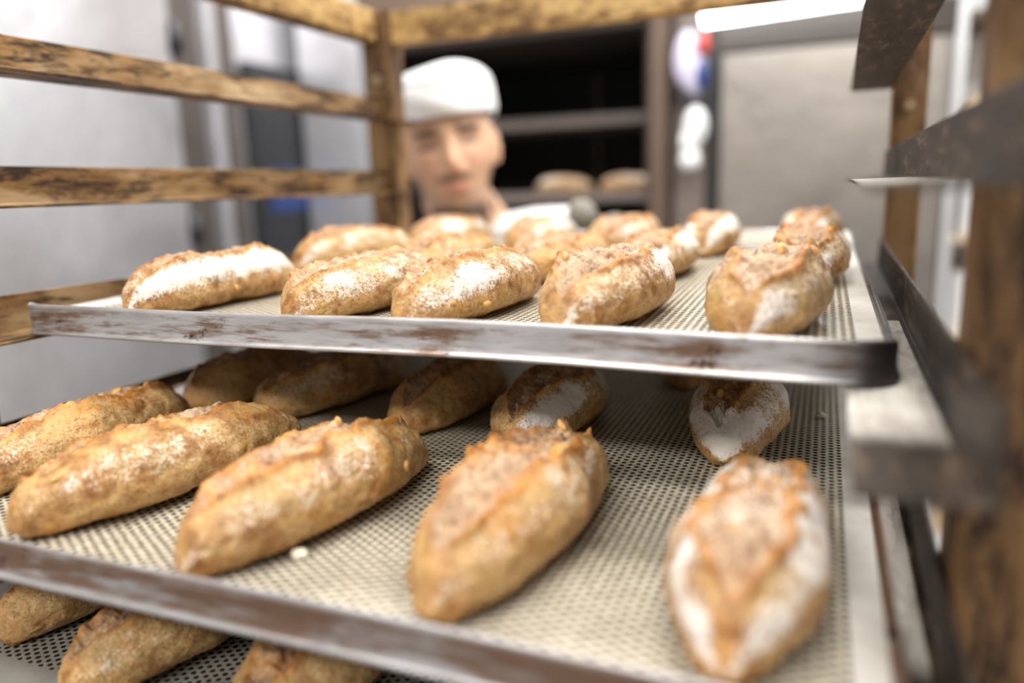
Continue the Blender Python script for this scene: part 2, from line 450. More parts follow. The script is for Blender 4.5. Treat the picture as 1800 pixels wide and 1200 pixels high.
# L-section tray runners
def runner(side, k, y0, y1):
    z0 = k * S - 0.0215; z1 = k * S + 0.0105; th = 0.0022
    if side < 0:
        xo, xi = -0.0270, 0.012
        prof = [(xo, z1), (xo, z0), (xi, z0), (xi, z0 + th), (xo + th + 0.001, z0 + th + 0.0006), (xo + th, z1)]
    else:
        xo, xi = 0.6200, 0.578
        prof = [(xo, z1), (xo - th, z1), (xo - th - 0.001, z0 + th + 0.0006), (xi, z0 + th), (xi, z0), (xo, z0)]
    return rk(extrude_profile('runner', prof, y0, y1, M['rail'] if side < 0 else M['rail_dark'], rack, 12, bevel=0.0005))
for k in (2, 1, 0, -1, -2, -3, -4, -5, -6):
    runner(-1, k, -0.13 if k > -1 else -0.12, 0.60)
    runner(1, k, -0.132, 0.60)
for z in (0.198, 0.232, 0.02):
    rk(cyl('bolt', (-0.03, 0.5752, z), (-0.03, 0.5712, z), 0.0075, M['bolt'], rack, n=16))
rk(cyl('bolt', (0.638, 0.5752, 0.155), (0.638, 0.5712, 0.155), 0.006, M['bolt'], rack, n=16))

# ------------------------------------------------------------------ trays
def rounded_rect(w, d, r, n=7):
    pts = []
    for cx, cy, a0 in ((w - r, r, -90), (w - r, d - r, 0), (r, d - r, 90), (r, r, 180)):
        for i in range(n + 1):
            a = math.radians(a0 + 90 * i / n); pts.append((cx, cy, math.cos(a), math.sin(a), r))
    return pts
def make_tray(loc, rot, W, D, label, sheet, rim, bow=0.0, group='perforated trays on the rack', nick=0.0):
    t = empty('baking_tray', loc, rot); tag(t, label, 'tray', group)
    R = 0.020
    # local z=0 is the sheet surface; rim top 6 mm above, rim bottom 16.5 mm below
    prof = [(-0.0062, -0.0005), (-0.0040, 0.0010), (-0.0026, 0.0060), (-0.0020, 0.0098), (-0.0008, 0.0105), (0.0, 0.0098),
            (0.0003, 0.0075), (0.0, 0.000), (0.0, -0.0085), (0.0010, -0.0100), (0.0020, -0.0110), (0.0012, -0.0123), (-0.0002, -0.0118), (-0.0016, -0.009), (-0.0016, -0.003), (-0.0062, -0.0022)]
    path = []
    # densify straight sides
    rr = rounded_rect(W, D, R)
    pts = [(cx + R * c, cy + R * s, c, s) for cx, cy, c, s, r in rr]
    full = []
    for i in range(len(pts)):
        a = pts[i]; b = pts[(i + 1) % len(pts)]
        L = math.hypot(b[0] - a[0], b[1] - a[1]); n = max(1, int(L / 0.02))
        for k in range(n):
            f = k / n; full.append(tuple(a[j] + (b[j] - a[j]) * f for j in range(4)))
    vs = []; fs = []; m = len(prof)
    rng = random.Random(5)
    def warp(x, y):
        e = math.exp(-y / 0.06)
        return (bow * math.sin(PI * min(1, max(0, x / W))) + 0.0011 * math.sin(x * 17 + 1.3) * 0.7) * e
    for x, y, c, s in full:
        low = min(1.0, max(0.0, (y - 0.010) / 0.022))       # the rim drops to a shallow lip along the sides and back
        for o, z in prof:
            zz = z * (1 - 0.80 * low) if z > 0 else z
            vs.append((x + c * o, y + s * o, zz + warp(x, y)))
    N = len(full)
    for i in range(N):
        j = (i + 1) % N
        for k in range(m):
            l = (k + 1) % m
            fs.append((i * m + k, j * m + k, j * m + l, i * m + l))
    mesh_obj('rim', vs, fs, rim, t)
    # sheet: grid with warped front
    nx, ny = 40, 50
    V = []; F = []
    x0, x1, y0, y1 = 0.0045, W - 0.0045, 0.0045, D - 0.0045
    for lay, zz in ((0, 0.0), (1, -0.0012)):
        for j in range(ny + 1):
            fy = (j / ny) ** 1.5; y = y0 + (y1 - y0) * fy
            for i in range(nx + 1):
                x = x0 + (x1 - x0) * i / nx
                # round the corners
                ex = min(x - x0, x1 - x); ey = min(y - y0, y1 - y); q = 0.0155
                xx, yy = x, y
                if ex < q and ey < q:
                    dx, dy = q - ex, q - ey; L = math.hypot(dx, dy); mx = max(dx, dy)
                    if L > 0: sc = mx / L; xx += (1 if x < W / 2 else -1) * dx * (1 - sc); yy += (1 if y < D / 2 else -1) * dy * (1 - sc)
                V.append((xx, yy, zz + warp(xx, yy)))
    K = (nx + 1) * (ny + 1)
    for j in range(ny):
        for i in range(nx):
            a = j * (nx + 1) + i
            F.append((a, a + 1, a + nx + 2, a + nx + 1)); F.append((K + a, K + a + nx + 1, K + a + nx + 2, K + a + 1))
    mesh_obj('perforated_sheet', V, F, sheet, t)
    return t
PITCH = 0.018
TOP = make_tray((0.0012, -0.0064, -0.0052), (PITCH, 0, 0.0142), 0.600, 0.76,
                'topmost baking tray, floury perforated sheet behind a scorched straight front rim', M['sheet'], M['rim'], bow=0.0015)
MID = make_tray((0.0010, -0.1575, -0.0969), (0, 0, 0.0113), 0.600, 0.76,
                'middle baking tray pulled out toward the viewer, second from the top', M['sheet'], M['rim_brown'], bow=-0.0006)
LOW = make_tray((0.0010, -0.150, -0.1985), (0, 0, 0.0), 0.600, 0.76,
                'lowest baking tray, its bare grey corner showing at bottom left', M['sheet_dark'], M['rim_brown'])

# ------------------------------------------------------------------ bread
def make_loaf(seed, L, W, H, slash=0.36, off=0.0, twist=0.0, fl=(0.2, 0.5, 0.0), rough=1.0, ear=1.0, nu=170, nv=120, taper=(2.6, 2.6), bend=0.0):
    """length along local x, base at z=0. fl = flour amount on (+y flank, -y flank, front end)."""
    u = np.linspace(-1, 1, nu); v = np.linspace(0, 2 * np.pi, nv, endpoint=False)
    # denser sampling near the ends
    u = np.sign(u) * (1 - (1 - np.abs(u)) ** 1.35)
    U, V = np.meshgrid(u, v, indexing='ij')
    pw = np.where(U < 0, taper[0], taper[1])
    r = np.maximum(1 - np.abs(U) ** pw, 0) ** 0.62
    r = r * (1 + 0.05 * np.sin(U * 3.1 + seed) + 0.03 * np.sin(U * 7.3 + seed * 2.1))
    c, s = np.cos(V), np.sin(V)
    cy = np.sign(c) * np.abs(c) ** 0.86
    sz = np.where(s > 0, np.abs(s) ** 0.92, -np.abs(s) ** 0.80)
    hr = 0.30 + 0.70 * r
    X = U * L / 2; Y = W / 2 * r * cy
    Zm = 0.40 * H * hr
    Z = Zm + np.where(s > 0, (H * hr - Zm), Zm * 0.98) * sz * np.where(np.abs(U) > 0.999, 0, 1) * np.minimum(1, r * 3 + 0.0)
    Y = Y + bend * (U ** 2 - 0.3)
    P = np.stack([X, Y, Z], -1).reshape(-1, 3)
    Uf = U.ravel(); cf = cy.ravel(); sf = s.ravel(); rf = r.ravel()
    # outward direction
    N = np.stack([Uf * 0.25 * (1 - rf) * 3, c.ravel(), s.ravel()], -1); N /= np.linalg.norm(N, axis=1)[:, None] + 1e-9
    # slash zone along the top
    s0 = off + twist * Uf + 0.07 * np.sin(Uf * 4 + seed * 1.7) + 0.05 * vnoise(P, 60, seed)
    wid = slash * 1.15 * np.clip(1 - np.abs(Uf / 0.90) ** 3.2, 0, 1) ** 0.5
    wid = wid * (1 + 0.22 * vnoise(P * [1, 0, 0], 70, seed + 3))
    dlat = cf - s0
    top = sstep(0.05, 0.35, sf)
    q = np.abs(dlat) / (wid + 1e-3)
    crumb = (1 - sstep(0.86, 1.04, q + 0.10 * vnoise(P, 170, seed + 9))) * top * (wid > 0.05)
    edge = np.exp(-((q - 1.04) / 0.21) ** 2) * top * sstep(0.04, 0.2, wid)
    n1 = fbm(P, 45, seed + 1, 3); n2 = fbm(P, 160, seed + 2, 3); n3 = fbm(P, 420, seed + 4, 2)
    disp = 0.0022 * n1 + 0.0009 * n2 + 0.0004 * n3
    # ear: raised ragged lip (stronger on one side), crumb: lumpy torn interior with pits
    side = np.where(dlat > 0, 1.0, 0.55)
    if seed % 2: side = np.where(dlat < 0, 1.0, 0.5)
    rag = 0.6 + 0.7 * vnoise(P * [1, 0.3, 0.3], 110, seed + 5) + 0.25 * vnoise(P * [1, .3, .3], 330, seed + 6)
    disp += edge * 0.0046 * ear * side * rag
    pit = np.clip(-fbm(P, 150, seed + 7, 2) - 0.12, 0, 1)
    disp += crumb * (0.0012 * np.cos(np.clip(q, 0, 1) * PI) * 0.8 - 0.0024 + rough * (0.0024 * n2 + 0.0016 * n3) - 0.0075 * pit * rough)
    tear = np.exp(-((dlat - wid * 0.55 * (1 if seed % 2 else -1)) / 0.05) ** 2) * top * (wid > 0.1)
    disp -= tear * 0.0028 * (0.5 + 0.5 * vnoise(P, 80, seed + 8))
    # odd blisters on the flank
    disp += 0.0022 * np.clip(vnoise(P, 85, seed + 11) - 0.45, 0, 1) * (1 - crumb) * (sf > -0.2)
    P = P + N * disp[:, None]
    P[:, 2] = np.where(P[:, 2] < 0.0012, P[:, 2] * 0.15, P[:, 2]); P[:, 2] = np.maximum(P[:, 2], 0.0)
    # masks
    flank_l = sstep(0.10, 0.75, cf) ; flank_r = sstep(0.10, 0.75, -cf)
    up = sstep(-0.30, 0.50, sf)
    band = up * (1 - crumb) * (1 - 0.5 * edge)
    patch = 0.5 + 0.5 * fbm(P, 30, seed + 21, 3)
    fm = np.maximum(fl[0] * flank_l, fl[1] * flank_r) * band
    fm = np.maximum(fm, fl[2] * sstep(0.55, 0.9, -Uf) * up)
    fm = fm * (0.58 + 0.42 * sstep(0.36, 0.62, patch)) * 0.98
    fm = np.maximum(fm, 0.30 * up * (patch > 0.2) * max(fl))
    fm += 0.22 * crumb * sstep(0.5, 0.7, patch) * max(fl)
    earm = np.clip(edge * 1.05 + 0.5 * sstep(0.6, 0.8, 0.5 + 0.5 * fbm(P, 55, seed + 31, 3)) * (1 - crumb), 0, 1)
    earm = np.maximum(earm, crumb * sstep(0.0006, 0.0022, disp) * 0.8)
    burnt = sstep(0.75, 1.0, np.abs(Uf)) * 0.35
    earm = np.clip(earm + burnt * (1 - crumb), 0, 1)
    col = np.ones((len(P), 4)); col[:, 0] = np.clip(crumb, 0, 1); col[:, 1] = earm; col[:, 2] = np.clip(fm, 0, 1)
    idx = np.arange(nu * nv).reshape(nu, nv)
    a = idx[:-1]; b = idx[1:]
    quads = np.stack([a, np.roll(a, -1, 1), np.roll(b, -1, 1), b], -1).reshape(-1, 4)
    me = bpy.data.meshes.new('bread_loaf')
    me.vertices.add(len(P)); me.vertices.foreach_set('co', P.ravel())
    me.loops.add(quads.size); me.loops.foreach_set('vertex_index', quads[:, ::-1].ravel())
    me.polygons.add(len(quads)); me.polygons.foreach_set('loop_start', np.arange(0, quads.size, 4))
    me.polygons.foreach_set('loop_total', np.full(len(quads), 4)) if hasattr(me.polygons[0], 'loop_total') and False else None
    me.update(calc_edges=True); me.validate()
    me.polygons.foreach_set('use_smooth', np.ones(len(me.polygons), bool))
    ca = me.color_attributes.new('zones', 'FLOAT_COLOR', 'POINT'); ca.data.foreach_set('color', col.ravel())
    me.materials.append(M['bread'])
    return me, P.reshape(nu, nv, 3), U, V

def nut_mesh(seed, r):
    bm = bmesh.new(); bmesh.ops.create_icosphere(bm, subdivisions=3, radius=r)
    P = np.array([v.co[:] for v in bm.verts])
    d = fbm(P / r, 1.1, seed, 3) * 0.45
    for v, k in zip(bm.verts, d): v.co *= 1 + k; v.co.z *= 0.7; v.co.x *= 1.25
    return bm

def loaf(x, y, z, yaw, L, W, H, seed, label, group, nuts=(), **kw):
    me, P, U, V = make_loaf(seed, L, W, H, **kw)
    o = bpy.data.objects.new('bread_loaf', me); C.objects.link(o)
    o.location = (x, y, z); o.rotation_euler = (0, 0, math.radians(yaw))
    tag(o, label, 'bread', group)
    nu, nv = P.shape[:2]
    for k, (fu, fv, r) in enumerate(nuts):
        # fu in -1..1 along the loaf, fv degrees around (90 = top, 0 = left flank, 180 = right flank)
        i = int(np.argmin(np.abs(U[:, 0] - fu))); j = int(round(fv / 360 * nv)) % nv
        p = P[i, j]
        n = bm_obj('walnut_piece', nut_mesh(seed * 7 + k, r), M['nut'], o, smooth=True)
        n.location = tuple(p + np.array([0, math.cos(math.radians(fv)), math.sin(math.radians(fv))]) * r * -0.22)
        n.rotation_euler = (k, seed, 0.5 * k); n.scale = (0.8, 0.8, 0.8)
    return o
GT = 'walnut loaves on the topmost tray'; GM = 'walnut loaves on the middle tray'; GL = 'walnut loaves on the lowest tray'
def zt(y): return -0.0052 + PITCH * (y + 0.0064) + 0.0003
ZM = -0.0966; ZL = -0.1982
top_loaves = [
 (0.110, 0.088, 83, .164, .066, .044, 11, 'floury loaf at the left end of the top tray front row', dict(fl=(.2, .85, .5), slash=.45, off=.1, nuts=((-.1, 185, .0028), (.3, 95, .002)))),
 (0.254, 0.086, 84, .162, .066, .041, 12, 'loaf second from left in the top tray front row, dark ear at its near tip', dict(fl=(.1, .85, .15), slash=.42, off=.15, nuts=((-.75, 80, .003),))),
 (0.338, 0.086, 84, .164, .066, .042, 13, 'loaf third from left in the top tray front row, walnut low on its near side', dict(fl=(.1, .9, .45), slash=.40, off=.15, nuts=((-.35, 192, .0042), (-.7, 170, .0028)))),
 (0.437, 0.088, 85, .166, .066, .044, 14, 'fourth loaf from left, top tray front row, two burnt orange lumps on top', dict(fl=(.25, .85, .2), slash=.42, off=.05, nuts=((.2, 70, .0045), (.15, 120, .004), (-.35, 60, .004)), ear=1.3)),
 (0.535, 0.090, 86, .168, .064, .045, 15, 'blurred golden loaf at the right end of the top tray front row', dict(fl=(.5, .8, .0), slash=.5, nuts=((-.1, 100, .004), (.3, 80, .004)), ear=1.3)),
 (0.095, 0.311, 80, .170, .066, .045, 16, 'loaf at the left end of the top tray second row, pale domed top', dict(fl=(.2, .75, .2), slash=.4)),
 (0.232, 0.261, 88, .164, .065, .041, 17, 'loaf second from left in the top tray second row, below the baker', dict(fl=(.1, .4, .0), slash=.4)),
 (0.339, 0.273, 81, .167, .066, .038, 18, 'loaf third from left in the top tray second row, orange crust at its near tip', dict(fl=(.1, .35, .0), slash=.4)),
 (0.423, 0.296, 90, .166, .064, .038, 19, 'loaf fourth from left in the top tray second row, white flour on its right side', dict(fl=(.3, .9, .1), slash=.42, ear=1.2)),
 (0.550, 0.290, 89, .169, .062, .041, 20, 'loaf at the right end of the top tray second row with a craggy orange split', dict(fl=(.8, .8, .1), slash=.45, ear=1.5)),
 (0.108, 0.510, 82, .168, .066, .042, 21, 'loaf at the back of the top tray just under the baker\'s chin', dict(fl=(.2, .8, .0), slash=.4)),
 (0.232, 0.517, 86, .166, .065, .041, 22, 'loaf at the back of the top tray between the white shoulder and the grey mitt', dict(fl=(.2, .95, .0), slash=.4)),
 (0.344, 0.496, 85, .168, .065, .043, 23, 'loaf at the back of the top tray just right of the grey mitt', dict(fl=(.2, .7, .0), slash=.45, ear=1.2)),
 (0.440, 0.504, 92, .169, .062, .043, 24, 'loaf standing alone at the back of the top tray, whitened on both sides', dict(fl=(.9, .95, .3), slash=.42)),
 (0.545, 0.530, 86, .169, .063, .043, 25, 'rearmost loaf at the far right corner of the top tray', dict(fl=(.9, .9, .2), slash=.4)),
]
for x, y, yaw, L, W, H, sd, lab, kw in top_loaves:
    o = loaf(x, y, zt(y), yaw, L, W, H, sd, lab, GT, **kw)
    o.rotation_euler = (Matrix.Rotation(PITCH, 3, 'X') @ Matrix.Rotation(math.radians(yaw), 3, 'Z')).to_euler()
mid_loaves = [
 (0.094, -0.032, 87, .170, .066, .043, 31, 'leftmost loaf of the middle tray front row, cut by the photo edge', dict(fl=(.1, .45, .0), slash=.45, off=.2, nuts=((.35, 80, .0035),))),
 (0.197, -0.055, 73, .187, .066, .045, 32, 'long golden loaf second from left in the middle tray front row', dict(fl=(.3, .5, .3), slash=.38, off=.3, nuts=((.0, 75, .003), (.1, 95, .0025), (-.75, 120, .003)))),
 (0.309, -0.0595, 80, .177, .066, .046, 33, 'loaf third from left in the middle tray front row, glossy brown rear end', dict(fl=(.35, .5, .1), slash=.40, off=.15, nuts=((.25, 85, .003), (.05, 80, .003), (.45, 175, .0035), (-.7, 70, .0035)))),
 (0.428, -0.050, 86, .185, .066, .047, 34, 'loaf fourth from left in the middle tray front row, ragged torn rear end', dict(fl=(.25, .5, .0), slash=.48, off=.05, ear=1.7, rough=1.3, nuts=((.25, 115, .0035), (.05, 118, .004), (.75, 75, .0045)))),
 (0.543, -0.054, 88, .174, .065, .046, 35, 'big blurred loaf at the right end of the middle tray front row', dict(fl=(.95, .85, .0), slash=.45, ear=1.3, nuts=((.2, 100, .0035), (-.1, 100, .004), (-.5, 85, .003)))),
 (0.092, 0.141, 87, .156, .065, .043, 36, 'dark shaded loaf at the far left of the middle tray second row', dict(fl=(.1, .25, .0), slash=.4)),
 (0.175, 0.145, 78, .163, .066, .043, 37, 'shaded loaf second from left in the middle tray second row', dict(fl=(.1, .5, .0), slash=.4)),
 (0.289, 0.144, 86, .156, .065, .041, 38, 'plain brown loaf third from left in the middle tray second row', dict(fl=(.1, .3, .0), slash=.38)),
 (0.380, 0.134, 85, .158, .065, .042, 39, 'loaf fourth from left in the middle tray second row with a floury shoulder', dict(fl=(.2, .95, .0), slash=.42)),
 (0.513, 0.160, 88, .161, .063, .042, 40, 'floury loaf with deep split at the right of the middle tray second row', dict(fl=(.95, 1.1, 1.0), slash=.34, off=.2, ear=1.2, nuts=((-.45, 75, .0035),))),
 (0.455, 0.338, 89, .165, .065, .041, 41, 'loaf at the back of the middle tray, only its underside showing below the top rim', dict(fl=(.1, .2, .0), slash=.4)),
]
for x, y, yaw, L, W, H, sd, lab, kw in mid_loaves:
    loaf(x, y, ZM, yaw, L, W, H, sd, lab, GM, **kw)
low_loaves = [
 (0.098, -0.028, 84, .170, .064, .045, 51, 'loaf at the left edge of the lowest tray beside the bare metal corner', dict(fl=(.1, .35, .0), slash=.4, off=.25, nuts=((-.5, 80, .004), (-.2, 75, .004)))),
 (0.200, -0.056, 80, .175, .066, .046, 52, 'loaf second from left on the lowest tray with dark pits in its split', dict(fl=(.2, .45, .0), slash=.42, off=.15, rough=1.5)),
 (0.312, -0.052, 84, .172, .066, .046, 53, 'loaf third from left on the lowest tray, cut off by the bottom of the photo', dict(fl=(.1, .4, .0), slash=.42, rough=1.5)),
]
for x, y, yaw, L, W, H, sd, lab, kw in low_loaves:
    loaf(x, y, ZL, yaw, L, W, H, sd, lab, GL, **kw)

def crumb_piece(x, y, z, r, label, sd):
    o = bm_obj('bread_crumb', nut_mesh(sd, r), M['crumb'], smooth=True, loc=(x, y, z + r * 0.55)); tag(o, label, 'crumb')
crumb_piece(0.3300, -0.106, ZM, 0.0034, 'pale crumb on the middle tray against the third front loaf', 3)
crumb_piece(0.566, 0.211, ZM, 0.0030, 'white flake of flour on the middle tray right of the floury split loaf', 4)

# ------------------------------------------------------------------ the baker
def remeshed(name, bm, voxel, mat, parent, smooth_it=0):
    me = bpy.data.meshes.new(name); bm.to_mesh(me); bm.free()
    o = bpy.data.objects.new(name + '_tmp', me); C.objects.link(o)
    m = o.modifiers.new('r', 'REMESH'); m.mode = 'VOXEL'; m.voxel_size = voxel; m.use_smooth_shade = True
    if smooth_it:
        s = o.modifiers.new('s', 'SMOOTH'); s.factor = 0.5; s.iterations = smooth_it
    dg = bpy.context.evaluated_depsgraph_get(); ev = o.evaluated_get(dg)
    new = bpy.data.meshes.new_from_object(ev)
    bpy.data.objects.remove(o); bpy.data.meshes.remove(me)
    new.name = name
    new.polygons.foreach_set('use_smooth', [True] * len(new.polygons))
    new.materials.clear(); new.materials.append(mat)
    r = bpy.data.objects.new(name, new); C.objects.link(r); r.parent = parent
    return r
def limb(bm, pts, n=18):
    """chain of tapering capsules; pts = [(x,y,z,r)]"""
    for (a, b) in zip(pts[:-1], pts[1:]):
        add_cyl(bm, a[:3], b[:3], a[3], b[3], n)
    for p in pts:
        bmesh.ops.create_icosphere(bm, subdivisions=2, radius=p[3], matrix=Matrix.Translation(p[:3]))
def ellipsoid(bm, c, r, rot=None, sub=3):
    mt = Matrix.Translation(c) @ (rot.to_4x4() if rot else Matrix.Identity(4)) @ Matrix.Diagonal((*r, 1))
    bmesh.ops.create_icosphere(bm, subdivisions=sub, radius=1.0, matrix=mt)

# the head leans toward the left of the picture and turns a little to his left
HEAD = Matrix.Translation((-0.074, 0.865, 0.158)) @ Matrix.Rotation(math.radians(-9), 4, 'Y') @ Matrix.Rotation(math.radians(28), 4, 'Z') @ Matrix.Rotation(math.radians(4), 4, 'X') @ Matrix.Scale(1.13, 4)
def head_mesh():
    """face toward local -y; origin between the ears at eye height; eyes at z=0, chin at -0.115, crown +0.115"""
    nu, nv = 150, 170
    th = np.linspace(0, np.pi, nu); ph = np.linspace(0, 2 * np.pi, nv, endpoint=False)
    T, Ph = np.meshgrid(th, ph, indexing='ij')
    z = np.cos(T); rho = np.sin(T)
    x = rho * np.sin(Ph); y = -rho * np.cos(Ph)   # ph=0 faces -y
    X = x * 0.074; Y = y * 0.094 + 0.004; Z = z * 0.116 * np.where(z < 0, 1.07, 1.0)
    low = np.clip(-z, 0, 1)
    # jaw narrows, chin comes forward, back of skull rounds away below
    X = X * (1 - 0.34 * low ** 1.6)
    front = np.clip(-y, 0, 1); back = np.clip(y, 0, 1)
    Y = Y + low * back * -0.045 - 0.008 * low * front
    Z = Z + back * low * 0.05
    Y = Y + 0.006 * np.clip(z, 0, 1) * front
    def g(cx, cz, sx, sz, sgn=1):
        return np.exp(-((X - cx) / sx) ** 2 - ((Z - cz) / sz) ** 2) * (y < 0)
    d = 0
    # flatten the face plane a little
    Y = Y + 0.006 * g(0, -0.02, 0.05, 0.05)
    d += -0.020 * g(0, -0.033, 0.0105, 0.014) - 0.012 * g(0, -0.015, 0.007, 0.022)        # nose tip, bridge
    d += -0.007 * g(0.012, -0.042, 0.007, 0.007) - 0.007 * g(-0.012, -0.042, 0.007, 0.007)  # nostril wings
    d += -0.006 * g(0.03, 0.018, 0.020, 0.007) - 0.006 * g(-0.03, 0.018, 0.020, 0.007)      # brow ridge
    d += 0.012 * g(0.031, 0.0, 0.015, 0.010) + 0.012 * g(-0.031, 0.0, 0.015, 0.010)         # sockets
    d += -0.007 * g(0.031, -0.001, 0.010, 0.0075) - 0.007 * g(-0.031, -0.001, 0.010, 0.0075)  # lids
    d += -0.004 * g(0.042, -0.03, 0.018, 0.016) - 0.004 * g(-0.042, -0.03, 0.018, 0.016)      # cheekbones
    d += -0.006 * g(0, -0.063, 0.020, 0.0045) - 0.0065 * g(0, -0.073, 0.017, 0.0050) + 0.003 * g(0, -0.068, 0.024, 0.0016)   # lips
    d += 0.004 * g(0, -0.088, 0.02, 0.005) - 0.009 * g(0, -0.105, 0.02, 0.013)                 # chin
    Y = Y + d
    P = np.stack([X, Y, Z], -1).reshape(-1, 3)
    idx = np.arange(nu * nv).reshape(nu, nv); a = idx[:-1]; b = idx[1:]
    Q = np.stack([a, np.roll(a, -1, 1), np.roll(b, -1, 1), b], -1).reshape(-1, 4)
    return P, Q
def add_raw(bm, P, Q, mat4):
    vs = [bm.verts.new(mat4 @ Vector(p)) for p in P]
    for q in Q:
        try: bm.faces.new([vs[i] for i in q])
        except ValueError: pass

SKIN = NT('skin')
at = SKIN.n('ShaderNodeAttribute', attribute_name='tone'); sp = SKIN.n('ShaderNodeSeparateColor'); SKIN.l(at.outputs['Color'], sp.inputs[0])
sv = SKIN.coord(); sn = SKIN.noise(sv, 60, 3); hn = SKIN.noise(sv, 900, 2)
sc_ = SKIN.ramp(sn, [(0.3, (0.64, 0.37, 0.22)), (0.7, (0.74, 0.46, 0.30))])
sc_ = SKIN.mix(sp.outputs[0], sc_, SKIN.ramp(hn, [(0.3, (0.045, 0.025, 0.016)), (0.7, (0.16, 0.09, 0.06))]))
sc_ = SKIN.mix(sp.outputs[1], sc_, (0.62, 0.19, 0.16))
sc_ = SKIN.mix(sp.outputs[2], sc_, (0.70, 0.30, 0.22))
SKIN.set(Base_Color=sc_, Roughness=0.5)
SKIN.b.inputs['Subsurface Weight'].default_value = 0.12
SKIN.b.inputs['Subsurface Radius'].default_value = (1.0, 0.4, 0.2)
SKIN.b.inputs['Subsurface Scale'].default_value = 0.01
M['skin'] = SKIN.m

baker = empty('person', (-0.03, 1.10, FLOOR))
tag(baker, 'baker in a white cap and white top, eyes lowered, gripping the top tray', 'person')
def bk(o):
    o.matrix_parent_inverse = Matrix.Translation((0.03, -1.10, -FLOOR)); return o
# skeleton points (world)
NECK0 = (-0.085, 0.915, 0.055); NECK1 = (-0.045, 0.99, -0.035)
SH_R = (-0.205, 1.03, -0.075); SH_L = (0.115, 0.975, -0.020)       # his right is at the left of the picture
EL_R = (-0.27, 0.93, -0.33); WR_R = (-0.02, 0.862, -0.022)
EL_L = (0.27, 0.955, -0.24); WR_L = (0.232, 0.862, -0.004)
HIP = (-0.03, 1.13, -0.55)
bm = bmesh.new()
P, Q = head_mesh(); add_raw(bm, P, Q, HEAD)
for sgn in (-1, 1):   # ears
    R = HEAD @ Matrix.Translation((sgn * 0.0745, 0.012, -0.012)) @ Matrix.Rotation(sgn * math.radians(-22), 4, 'Z') @ Matrix.Diagonal((0.008, 0.017, 0.031, 1))
    bmesh.ops.create_icosphere(bm, subdivisions=3, radius=1.0, matrix=R)
limb(bm, [(*NECK0, 0.066), (*NECK1, 0.062), (-0.04, 1.02, -0.12, 0.08)])
def torso(bm, g=0.0):
    ellipsoid(bm, (-0.045, 1.03, -0.16), (0.165 + g, 0.10 + g, 0.13 + g))
    ellipsoid(bm, (-0.035, 1.08, -0.32), (0.150 + g, 0.105 + g, 0.17 + g))
    ellipsoid(bm, (-0.03, 1.12, -0.50), (0.155 + g, 0.11 + g, 0.14 + g))
torso(bm)
limb(bm, [(-0.12, 1.01, -0.075, 0.055), (*SH_R, 0.055), (*EL_R, 0.040), (*WR_R, 0.027)])
limb(bm, [(0.02, 0.99, -0.055, 0.058), (*SH_L, 0.056), (*EL_L, 0.040), (*WR_L, 0.027)])
for sgn in (-1, 1):
    limb(bm, [(-0.03 + sgn * 0.08, 1.13, -0.58, 0.085), (-0.03 + sgn * 0.10, 1.12, -0.95, 0.055), (-0.03 + sgn * 0.11, 1.16, -1.31, 0.036), (-0.03 + sgn * 0.12, 1.08, -1.37, 0.028)])
def hand(bm, wr, fx, g=0.0, thumb_up=True):
    """fingers curled under the tray's rear rim, thumb on top; fx = +1 left hand"""
    w = Vector(wr)
    pal = w + Vector((-0.012 * fx, -0.016, -0.012))
    ellipsoid(bm, pal, (0.040 + g, 0.040 + g, 0.014 + g))
    for k, (ox, ln) in enumerate(((-0.030, 0.070), (-0.010, 0.078), (0.011, 0.072), (0.030, 0.058))):
        a = pal + Vector((ox * fx * -1, -0.028, -0.002)); a.z -= 0.026; a.y += 0.02; b = a + Vector((0, -ln * 0.5, -0.002)); c = b + Vector((0, -ln * 0.45, 0.002))
        limb(bm, [(*a, 0.0095 + g), (*b, 0.009 + g), (*c, 0.0078 + g)], 12)
    a = w + Vector((-0.034 * fx, -0.010, 0.006)); b = a + Vector((-0.004 * fx, -0.028, 0.022)); c = b + Vector((0.0, -0.026, 0.012))
    if not thumb_up: b = a + Vector((-0.02 * fx, -0.03, -0.004)); c = b + Vector((0, -0.03, 0))
    limb(bm, [(*a, 0.012 + g), (*b, 0.0105 + g), (*c, 0.009 + g)], 12)
hand(bm, (WR_L[0], WR_L[1], WR_L[2]), 1); hand(bm, WR_R, -1, thumb_up=False)
body = bk(remeshed('body', bm, 0.0042, M['skin'], baker, 2))
# tone attribute from head-local position
n = len(body.data.vertices); co = np.empty(n * 3); body.data.vertices.foreach_get('co', co); co = co.reshape(-1, 3)
Hi = np.array(HEAD.inverted()); hl = co @ Hi[:3, :3].T + Hi[:3, 3]
x, y, z = hl[:, 0], hl[:, 1], hl[:, 2]; face = (y < 0.01) & (np.abs(z) < 0.16)
def gg(cx, cz, sx, sz, p=2): return np.exp(-np.abs((x - cx) / sx) ** p - np.abs((z - cz) / sz) ** p) * face
hair_and_shade = np.zeros(n)
for s in (-1, 1):
    hair_and_shade = np.maximum(hair_and_shade, 1.0 * gg(s * 0.031, 0.0170, 0.021, 0.0066, 4))      # eyebrows
    hair_and_shade = np.maximum(hair_and_shade, 0.95 * gg(s * 0.031, -0.0045, 0.015, 0.0046, 4))        # lashes of lowered lids
    hair_and_shade = np.maximum(hair_and_shade, 0.42 * gg(s * 0.030, 0.005, 0.020, 0.013, 4))  # eye sockets: recess shade painted into the skin colour
hair_and_shade = np.maximum(hair_and_shade, 0.95 * gg(0, -0.0545, 0.028, 0.0062, 4))                 # moustache
jaw = sstep(-0.086, -0.102, z) * (y < 0.01) * sstep(-0.155, -0.135, z)
